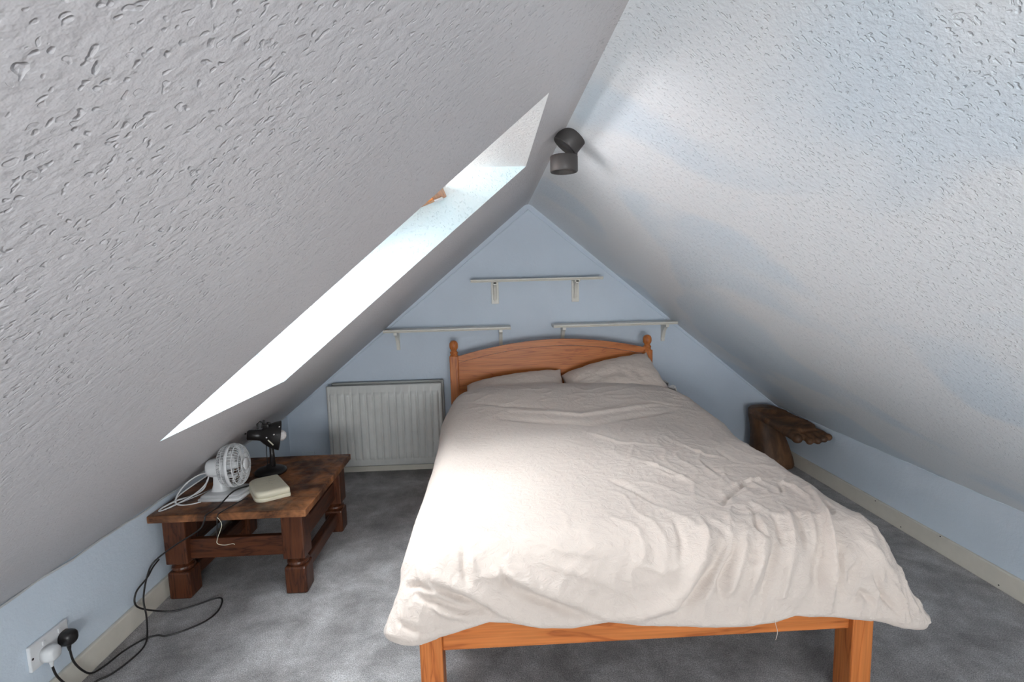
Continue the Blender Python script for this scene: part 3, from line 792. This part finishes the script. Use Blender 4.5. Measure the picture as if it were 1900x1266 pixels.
for i in range(44):
    a = 2*math.pi*i/44
    tube(bm, [gp(GR*k, h, a) for k, h in ((1.0, .006), (.985, .022), (.94, .036), (.86, .046), (.72, .052), (.5, .056), (.27, .058))], .0011, 4)
for k, h, t in ((.965, .029, .0024), (.76, .051, .0016), (.50, .056, .0016)): cring(bm, GR*k, h, t)
obj('front_guard', bm, M_WPL, fan, True)
bm = B(); lathe(bm, [(GR*.985, -.004), (GR*1.035, -.003), (GR*1.035, .010), (GR*.985, .011), (GR*.985, -.004)], fc, ax, 64); obj('guard_rim', bm, M_WPL, fan, True)
bm = B(); lathe(bm, [(GR*.30, .054), (GR*.30, .060), (GR*.24, .064), (0, .066)], fc, ax, 32); obj('guard_cap', bm, M_WPL, fan, True)
bm = B(); lathe(bm, [(.018, -.030), (.018, .015), (.012, .024), (0, .026)], fc, ax, 24); obj('hub', bm, M_WPL, fan, True)
for b_ in range(3):
    bm = B(); g = []
    for i in range(7):
        r = .015+(GR*.84-.015)*i/6; row = []
        for j in range(7):
            a = 2*math.pi*b_/3+(j/6-.5)*(1.15-.1*i/6)+.25*i/6
            row.append(bm.verts.new(gp(r, .018*(.5-j/6)*1.4, a)))
        g.append(row)
    for i in range(6):
        for j in range(6): bm.faces.new((g[i][j], g[i+1][j], g[i+1][j+1], g[i][j+1]))
    o = obj('blade', bm, M_WPL, fan, True); md = o.modifiers.new('t', 'SOLIDIFY'); md.thickness = .002
# fan flex, looped on the table behind it
bm = B()
tube(bm, catmull([(-1.675, 2.44, .52), (-1.69, 2.43, .475), (-1.735, 2.38, .435), (-1.80, 2.27, .420), (-1.812, 2.285, .424), (-1.78, 2.34, .434), (-1.745, 2.40, .43), (-1.71, 2.44, .445), (-1.69, 2.45, .49)], 8), .0038, 8)
tube(bm, catmull([(-1.672, 2.43, .53), (-1.72, 2.43, .52), (-1.765, 2.40, .490), (-1.782, 2.36, .455), (-1.775, 2.33, .428), (-1.74, 2.32, .420), (-1.705, 2.325, .420), (-1.672, 2.345, .421)], 8), .0038, 8)
tube(bm, catmull([(-1.70, 2.60, .50), (-1.745, 2.48, .475), (-1.795, 2.40, .440), (-1.80, 2.36, .421), (-1.772, 2.34, .421), (-1.74, 2.40, .421), (-1.70, 2.50, .421)], 8), .0032, 8)
obj('flex', bm, M_WPL, fan, True)

# ================================================================== DESK LAMP
LX, LY = -1.500, 2.705
lamp = thing('desk_lamp', 'black desk lamp with bare white bulb on the table', 'lamp', (LX, LY, TZ))
bm = B(); lathe(bm, [(0, 0), (.078, 0), (.081, .006), (.079, .014), (.066, .023), (.040, .031), (.022, .036), (.017, .046), (0, .048)], (LX, LY, TZ), n=40); obj('base', bm, M_BLACK, lamp, True)
bm = B(); tube(bm, [(LX+.012, LY, TZ+.03), (LX+.014, LY, TZ+.10), (LX+.012, LY, TZ+.165)], [.016, .012, .011], 14)
tube(bm, [(LX-.012, LY-.004, TZ+.03), (LX-.013, LY-.004, TZ+.10), (LX-.012, LY-.002, TZ+.16)], .0022, 6)
obj('stem', bm, M_BLACK, lamp, True)
lax = Vector((.89, .40, -.17)).normalized(); lc = Vector((-1.590, 2.665, .642))
bm = B()
pr = [(.0, .0), (.020, .0), (.026, .003), (.028, .050), (.030, .065), (.044, .082), (.060, .105), (.071, .130), (.078, .155), (.079, .158)]
inner = [(.077, .158), (.069, .130), (.058, .106), (.042, .084), (.026, .068), (0, .064)]
lathe(bm, pr+inner, lc, lax, 48); sh = obj('shade', bm, M_BLACK, lamp, True)
bm = B(); lathe(bm, [(0, .085), (.012, .088), (.014, .105), (.022, .120), (.029, .140), (.031, .158), (.027, .176), (.016, .188), (0, .192)], lc, lax, 28); obj('bulb', bm, M_BULB, lamp, True)
# rim cut higher at the top: a small bail and clamp above the shade, switch at the back
upz = Vector((0, 0, 1)); bp = lc+lax*.075
bm = B(); tube(bm, catmull([bp+upz*.034+Vector((-.022, 0, 0)), bp+upz*.062+Vector((-.024, 0, 0)), bp+upz*.074+Vector((-.012, 0, 0)), bp+upz*.066+Vector((.0, 0, 0)), bp+upz*.04], 6), .0045, 8)
obj('hook', bm, M_BLACK, lamp, True)
bm = B(); box(bm, bp+Vector((.006, -.014, .038)), bp+Vector((.040, .014, .062)), .004, 2); box(bm, bp+Vector((.006, -.006, .058)), bp+Vector((.018, .006, .082)), .004, 2); box(bm, bp+Vector((.026, -.006, .056)), bp+Vector((.044, .006, .070)), .003, 2)
obj('clamp', bm, M_BLACK, lamp, True)
bm = B(); tube(bm, [lc-lax*.002+upz*.006, lc-lax*.018+upz*.008], .004, 8); obj('switch', bm, M_BLACK, lamp, True)
bm = B(); lathe(bm, [(.014, -.006), (.018, .0), (.018, .012), (.012, .02)], (LX+.012, LY, TZ+.155), n=16); obj('joint', bm, M_BLACK, lamp, True)
# vent holes facing the camera: pale discs paint in light coming through
Xl, Yl, Zl = frame_of(lax)
def shade_pt(h, a):
    r = np.interp(h, [p[1] for p in pr[2:]], [p[0] for p in pr[2:]]); return lc+Zl*h+(Xl*math.cos(a)+Yl*math.sin(a))*r
camdir = (Vector((-.298, 0, 1.40))-lc).normalized(); a_c = math.atan2(camdir.dot(Yl), camdir.dot(Xl))
for h, da in ((.092, .25), (.125, -.05), (.148, -.62)):
    p = shade_pt(h, a_c+da); nrm = (p-(lc+Zl*(p-lc).dot(Zl))).normalized()
    bm = B(); lathe(bm, [(0, .0005), (.0038, .0005), (.0038, .0015), (0, .0015)], p, nrm-Zl*.5, 12); o = obj('painted_vent_light', bm, M_BULB, sh, True)
bm = B(); tube(bm, [shade_pt(.100, a_c+.45)+camdir*.002, shade_pt(.128, a_c+.80)+camdir*.002], .0035, 8); obj('painted_slot_light', bm, M_CREAMPL, sh, True)  # pale strip painting in light at a slot

# ================================================================== CREAM BOX
pc = [(-1.283, 2.385), (-1.418, 2.575), (-1.490, 2.525), (-1.508, 2.475), (-1.492, 2.420), (-1.440, 2.345), (-1.412, 2.322), (-1.385, 2.318)]
def rounded(pts, rs, k=7):
    out = []; n = len(pts)
    for i in range(n):
        p = Vector(pts[i]); a = Vector(pts[i-1]); b = Vector(pts[(i+1) % n]); r = rs[i]
        va = (a-p).normalized()*r; vb = (b-p).normalized()*r
        if r == 0: out.append(tuple(p)); continue
        for j in range(k+1):
            t = j/k; q = (p+va)*(1-t)**2+p*2*t*(1-t)+(p+vb)*t*t; out.append((q.x, q.y))
    return out
quad4 = [(-1.268, 2.375), (-1.402, 2.560), (-1.525, 2.490), (-1.395, 2.290)]
cb = thing('plastic_box', 'cream plastic box with rounded corners on the table edge', 'box', (-1.40, 2.43, TZ))
def slab(q, rs, z0, z1, inset):
    base = rounded(q, rs); c = Vector((sum(p[0] for p in base)/len(base), sum(p[1] for p in base)/len(base)))
    bm = B(); levels = [(z0, inset*.4), (z0+.002, 0), (z1-inset, 0), (z1-inset*.5, inset*.15), (z1-inset*.15, inset*.5), (z1, inset*1.2)]
    rings = []
    for z, ins in levels:
        rings.append([bm.verts.new(((p[0]-c.x)*(1-ins/.09)+c.x, (p[1]-c.y)*(1-ins/.09)+c.y, z)) for p in base])
    n = len(base)
    for a, b in zip(rings, rings[1:]):
        for i in range(n): bm.faces.new((a[i], a[(i+1) % n], b[(i+1) % n], b[i]))
    bm.faces.new(rings[-1]); bm.faces.new(rings[0][::-1]); bmesh.ops.recalc_face_normals(bm, faces=bm.faces); return bm
o = obj('lower_shell', slab(quad4, [.010, .012, .060, .055], TZ, TZ+.018, .003), M_CREAMPL, cb, True)
qin = [((p[0]+1.397)*.985-1.397, (p[1]-2.43)*.985+2.43) for p in quad4]
o = obj('upper_shell', slab(qin, [.010, .012, .060, .055], TZ+.0175, TZ+.047, .012), M_CREAMPL, cb, True)
bm = B(); ex = (Vector(quad4[0])-Vector(quad4[1])).normalized(); ey = Vector((-ex.y, ex.x))
for i, (u_, v_, L_) in enumerate(((-.055, .030, .030), (-.055, .040, .022), (-.040, .050, .026), (-.02, .030, .034), (-.02, .038, .034), (-.02, .046, .028), (.010, .060, .010), (.012, .072, .008), (.03, .052, .014))):
    c0 = Vector((-1.345, 2.475))-ey*(v_-.015)*0+Vector((-.82, -.57))*(v_)*1.0+ex*u_*.9
    p = [c0, c0+ex*.0022, c0+ex*.0022+Vector((-.82, -.57))*L_*.6, c0+Vector((-.82, -.57))*L_*.6]
    prism(bm, [tuple(q) for q in p], TZ+.0468, TZ+.0474, 'xy')
obj('printed_text', bm, M_PRINT, cb)
bm = B(); tube(bm, catmull([(-1.455, 2.345, TZ+.012), (-1.475, 2.320, TZ+.010), (-1.50, 2.27, TZ+.004), (-1.515, 2.215, TZ+.004), (-1.520, 2.196, TZ-.004), (-1.523, 2.192, TZ-.05), (-1.528, 2.192, TZ-.10)], 8), .0024, 7)
obj('lead', bm, M_BLACK, cb, True)
bm = B(); tube(bm, catmull([(-1.520, 2.194, TZ-.008), (-1.500, 2.188, TZ-.04), (-1.522, 2.186, TZ-.10), (-1.525, 2.186, TZ-.125), (-1.495, 2.185, TZ-.133), (-1.46, 2.184, TZ-.128), (-1.45, 2.184, TZ-.132)], 8), .0013, 6)
obj('aerial_wire', bm, M_CREAMPL, cb, True)

# ================================================================== SOCKETS, PLUGS, CABLES
so = thing('wall_socket', 'white double socket low on the left wall with both plugs in', 'socket', (-WL, 1.675, .175))
obj('faceplate', boxbm((-WL+.001, 1.600, .176), (-WL+.013, 1.752, .264), .004, 3), M_WPL, so, True)
for y in (1.650, 1.712):
    obj('switch', boxbm((-WL+.013, y-.005, .238), (-WL+.018, y+.005, .254), .0015, 1), M_WPL, so)
for y in (1.608, 1.744):
    bm = B(); lathe(bm, [(0, 0), (.004, 0), (.004, .001), (0, .001)], (-WL+.013, y, .220), (1, 0, 0), 10); obj('screw', bm, M_CHROME if y > 1.7 else M_DOT, so)
def plug(name, label, y, z, mat, cab, path, grp=None):
    t = thing(name, label, 'plug', (-WL+.0135, y, z-.02))
    bm = B(); x0 = -WL+.0135
    prof = []
    for i in range(28):
        a = 2*math.pi*i/28; prof.append((y+.0255*math.copysign(abs(math.cos(a))**.75, math.cos(a)), z+.0255*math.copysign(abs(math.sin(a))**.75, math.sin(a))*(1.0 if math.sin(a) > 0 else 1.05)))
    rings = []
    for x, s in ((x0, 1.0), (x0+.018, 1.0), (x0+.026, .95), (x0+.034, .80), (x0+.037, .6)):
        rings.append([bm.verts.new((x, (p[0]-y)*s+y, (p[1]-z)*s+z)) for p in prof])
    for a, b in zip(rings, rings[1:]):
        for i in range(28): bm.faces.new((a[i], a[(i+1) % 28], b[(i+1) % 28], b[i]))
    bm.faces.new(rings[-1]); bm.faces.new(rings[0][::-1]); bmesh.ops.recalc_face_normals(bm, faces=bm.faces)
    obj('plug_body', bm, mat, t, True)
    bm = B(); lathe(bm, [(.0075, 0), (.0065, .010), (.0045, .024), (.003, .026)], (x0+.014, y, z-.024), (0, 0, -1), 14); obj('strain_relief', bm, mat if mat is M_BLACK else M_WPL, t, True)
    bm = B(); tube(bm, catmull(path, 10), .0036, 8); obj('cable', bm, cab, t, True)
fz = .0040
plug('power_plug', 'black round plug in the left wall socket', 1.728, .208, M_BLACK, M_BLACK,
     [(-1.808, 1.728, .165), (-1.806, 1.735, .110), (-1.804, 1.765, .050), (-1.802, 1.80, .012), (-1.79, 1.85, fz), (-1.775, 1.92, fz), (-1.74, 1.985, fz), (-1.70, 2.005, fz), (-1.66, 2.00, fz),
      (-1.60, 2.03, fz), (-1.545, 2.085, fz), (-1.53, 2.15, fz), (-1.55, 2.225, fz), (-1.585, 2.245, fz), (-1.65, 2.20, fz), (-1.715, 2.165, fz), (-1.775, 2.13, .03), (-1.806, 2.06, .10), (-1.810, 2.07, .155), (-1.800, 2.13, .185), (-1.81, 2.185, .20), (-1.818, 2.24, .205)])
plug('power_plug', 'white plug with black flex beside the black one in the socket', 1.655, .205, M_WPL, M_BLACK,
     [(-1.808, 1.655, .158), (-1.805, 1.665, .110), (-1.80, 1.70, .045), (-1.785, 1.74, fz), (-1.76, 1.772, fz+.001), (-1.735, 1.80, fz), (-1.715, 1.86, fz), (-1.705, 1.93, fz+.004), (-1.735, 2.0, .010), (-1.765, 2.05, .06), (-1.79, 2.08, .12), (-1.80, 2.13, .19), (-1.79, 2.17, .235), (-1.70, 2.18, .30), (-1.60, 2.188, .36),
      (-1.575, 2.192, .40), (-1.572, 2.203, .419), (-1.560, 2.27, .421), (-1.545, 2.35, .445), (-1.53, 2.39, .455), (-1.505, 2.45, .448), (-1.47, 2.56, .42), (-1.47, 2.62, .421)])
bx = thing('blank_plate', 'small white socket plate low on the back wall beside the radiator', 'socket', (-1.70, D, .10))
obj('faceplate', boxbm((-1.748, D-.010, .088), (-1.655, D-.001, .172), .003, 2), M_BLUE2, bx)

# ================================================================== SPOTLIGHT ON THE RIDGE
spc = Vector((.036, 1.985, 0)); spc.z = H-spc.x*SR
spot = thing('spotlight', 'black two-part swivel spotlight fixed at the ceiling ridge', 'lamp', spc)
R_ = .052
bm = B(); lathe(bm, [(0, -.004), (R_*.97, -.004), (R_, 0), (R_, .054), (R_*.97, .057), (R_*.93, .057), (R_*.93, .052), (0, .052)], spc, -nR, 48); obj('mount', bm, M_BLACKM, spot, True)
hc = Vector((-.003, 1.985, 1.846))
bm = B(); lathe(bm, [(0, .022), (R_*.96, .022), (R_, .019), (R_, -.034), (R_*.97, -.037), (R_*.90, -.037), (R_*.86, -.030), (R_*.55, -.012), (0, -.010)], hc, (0, 0, 1), 48); hd = obj('lamp_head', bm, M_BLACKM, spot, True)
bm = B(); lathe(bm, [(0, -.012), (R_*.5, -.014), (R_*.5, -.018), (0, -.022)], hc, (0, 0, 1), 24); obj('lens', bm, M_DKIN, hd, True)
hp = hc+Vector((R_*.78, 0, .026)); bm = B(); box(bm, hp+Vector((-.012, -.012, -.006)), hp+Vector((.010, .012, .012)), .003, 2); obj('hinge', bm, M_BLACKM, spot, True)
bm = B(); lathe(bm, [(0, 0), (.006, 0), (.006, .012), (0, .012)], spc-nR*.004+Vector((-.040, -.012, .030)), -nR, 10); obj('fixing_screw', bm, M_BLACKM, spot, True)

# ================================================================== CARVED FOOT STOOL
def voxel_mesh(name, bm, voxel, smooth_it, mat):
    me = bpy.data.meshes.new('tmp'); bm.to_mesh(me); bm.free()
    o = bpy.data.objects.new('tmp', me); COL.objects.link(o)
    r = o.modifiers.new('r', 'REMESH'); r.mode = 'VOXEL'; r.voxel_size = voxel
    s = o.modifiers.new('s', 'SMOOTH'); s.iterations = smooth_it; s.factor = .5
    dg = bpy.context.evaluated_depsgraph_get(); dg.update()
    me2 = bpy.data.meshes.new_from_object(o.evaluated_get(dg)); me2.name = name
    bpy.data.objects.remove(o); return link_mesh(name, me2, mat, None, True)
bm = B()
def loft(bm, secs, n=28):
    """secs: (cx, cy, cz, rx, ry, tilt) horizontal super-ellipse sections"""
    rings = []
    for cx, cy, cz, rx, ry, dz in secs:
        rings.append([bm.verts.new((cx+rx*math.copysign(abs(math.cos(a))**.8, math.cos(a)), cy+ry*math.copysign(abs(math.sin(a))**.8, math.sin(a)), cz+dz*math.sin(a)*ry)) for a in [2*math.pi*i/n for i in range(n)]])
    for a, b in zip(rings, rings[1:]):
        for i in range(n): bm.faces.new((a[i], a[(i+1) % n], b[(i+1) % n], b[i]))
    bm.faces.new(rings[-1]); bm.faces.new(rings[0][::-1]); bmesh.ops.recalc_face_normals(bm, faces=bm.faces)
loft(bm, [(1.757, 3.600, .002, .142, .135, 0), (1.757, 3.600, .02, .147, .140, 0), (1.753, 3.605, .07, .143, .135, 0), (1.747, 3.615, .15, .128, .118, 0), (1.738, 3.63, .23, .112, .105, 0), (1.728, 3.64, .30, .104, .100, 0), (1.723, 3.645, .36, .108, .105, 0), (1.720, 3.65, .41, .104, .104, 0), (1.720, 3.65, .428, .085, .085, 0)])
# sole: sections along the foot axis from the heel to the ball
heel = Vector((1.718, 3.67, .398)); ball = Vector((1.775, 3.225, .362))
rings = []; K = 14
for i in range(K+1):
    t = i/K; c0 = heel.lerp(ball, t)
    hw = .080+.020*math.sin(math.pi*min(t*1.6, 1))*(t < .35)*.5+.038*t**1.5
    if i == 0: hw = .050
    if i == K: hw = .070
    if i == K-1: hw = .092
    tk = .046-.020*t+(.0 if i else -.02)-(.008 if i == K else 0)
    zc = c0.z+.012*math.sin(math.pi*t)*-1
    rg = []
    for j in range(28):
        a = 2*math.pi*j/28; ca, sa = math.cos(a), math.sin(a)
        px = hw*math.copysign(abs(ca)**.75, ca); pz = tk*math.copysign(abs(sa)**.8, sa)
        if sa > 0: pz -= .020*(1-abs(ca)**2)*math.sin(math.pi*min(1, t*1.05))       # hollow of the sole
        pz += .010*(-ca if ca < 0 else 0)+.034*max(ca, 0)*min(1, t*3+.2)*min(1, (1-t)*3+.15)
        rg.append(bm.verts.new((c0.x+px, c0.y, zc+pz)))
    rings.append(rg)
for a, b in zip(rings, rings[1:]):
    for i in range(28): bm.faces.new((a[i], a[(i+1) % 28], b[(i+1) % 28], b[i]))
bm.faces.new(rings[0]); bm.faces.new(rings[-1][::-1])
# raised inner edge running to the big toe, then the other four toes
tube(bm, catmull([(1.632, 3.66, .400), (1.632, 3.56, .388), (1.645, 3.44, .372), (1.665, 3.32, .352), (1.680, 3.235, .338), (1.686, 3.19, .332)], 6), [.026]*12+[.022]*8+[.026]*11, 14)
sphere(bm, (1.690, 3.185, .330), .033, 1.0, 1.15, .95)
toes = [((1.741, 3.200, .338), (1.746, 3.140, .322), .019), ((1.783, 3.185, .345), (1.788, 3.122, .330), .019), ((1.822, 3.175, .352), (1.827, 3.118, .340), .018), ((1.856, 3.185, .360), (1.862, 3.128, .350), .020)]
for a, b, r in toes:
    a = Vector(a); b = Vector(b)
    tube(bm, [a+Vector((0, .05, 0)), a, a.lerp(b, .6), b], [r*1.0, r*1.05, r*.95, r*.9], 12); sphere(bm, b, r*1.18, 1, 1.05, 1)
sphere(bm, (1.80, 3.22, .335), .05, 1.4, .9, .62); sphere(bm, (1.70, 3.24, .345), .042, 1.0, 1.1, .8)
st = voxel_mesh('carved_stool', bm, .0065, 3, M_CARVED)
tag(st, 'dark carved wooden stool shaped as an upturned foot by the right wall', 'stool'); rebase(st, (1.745, 3.6, 0))
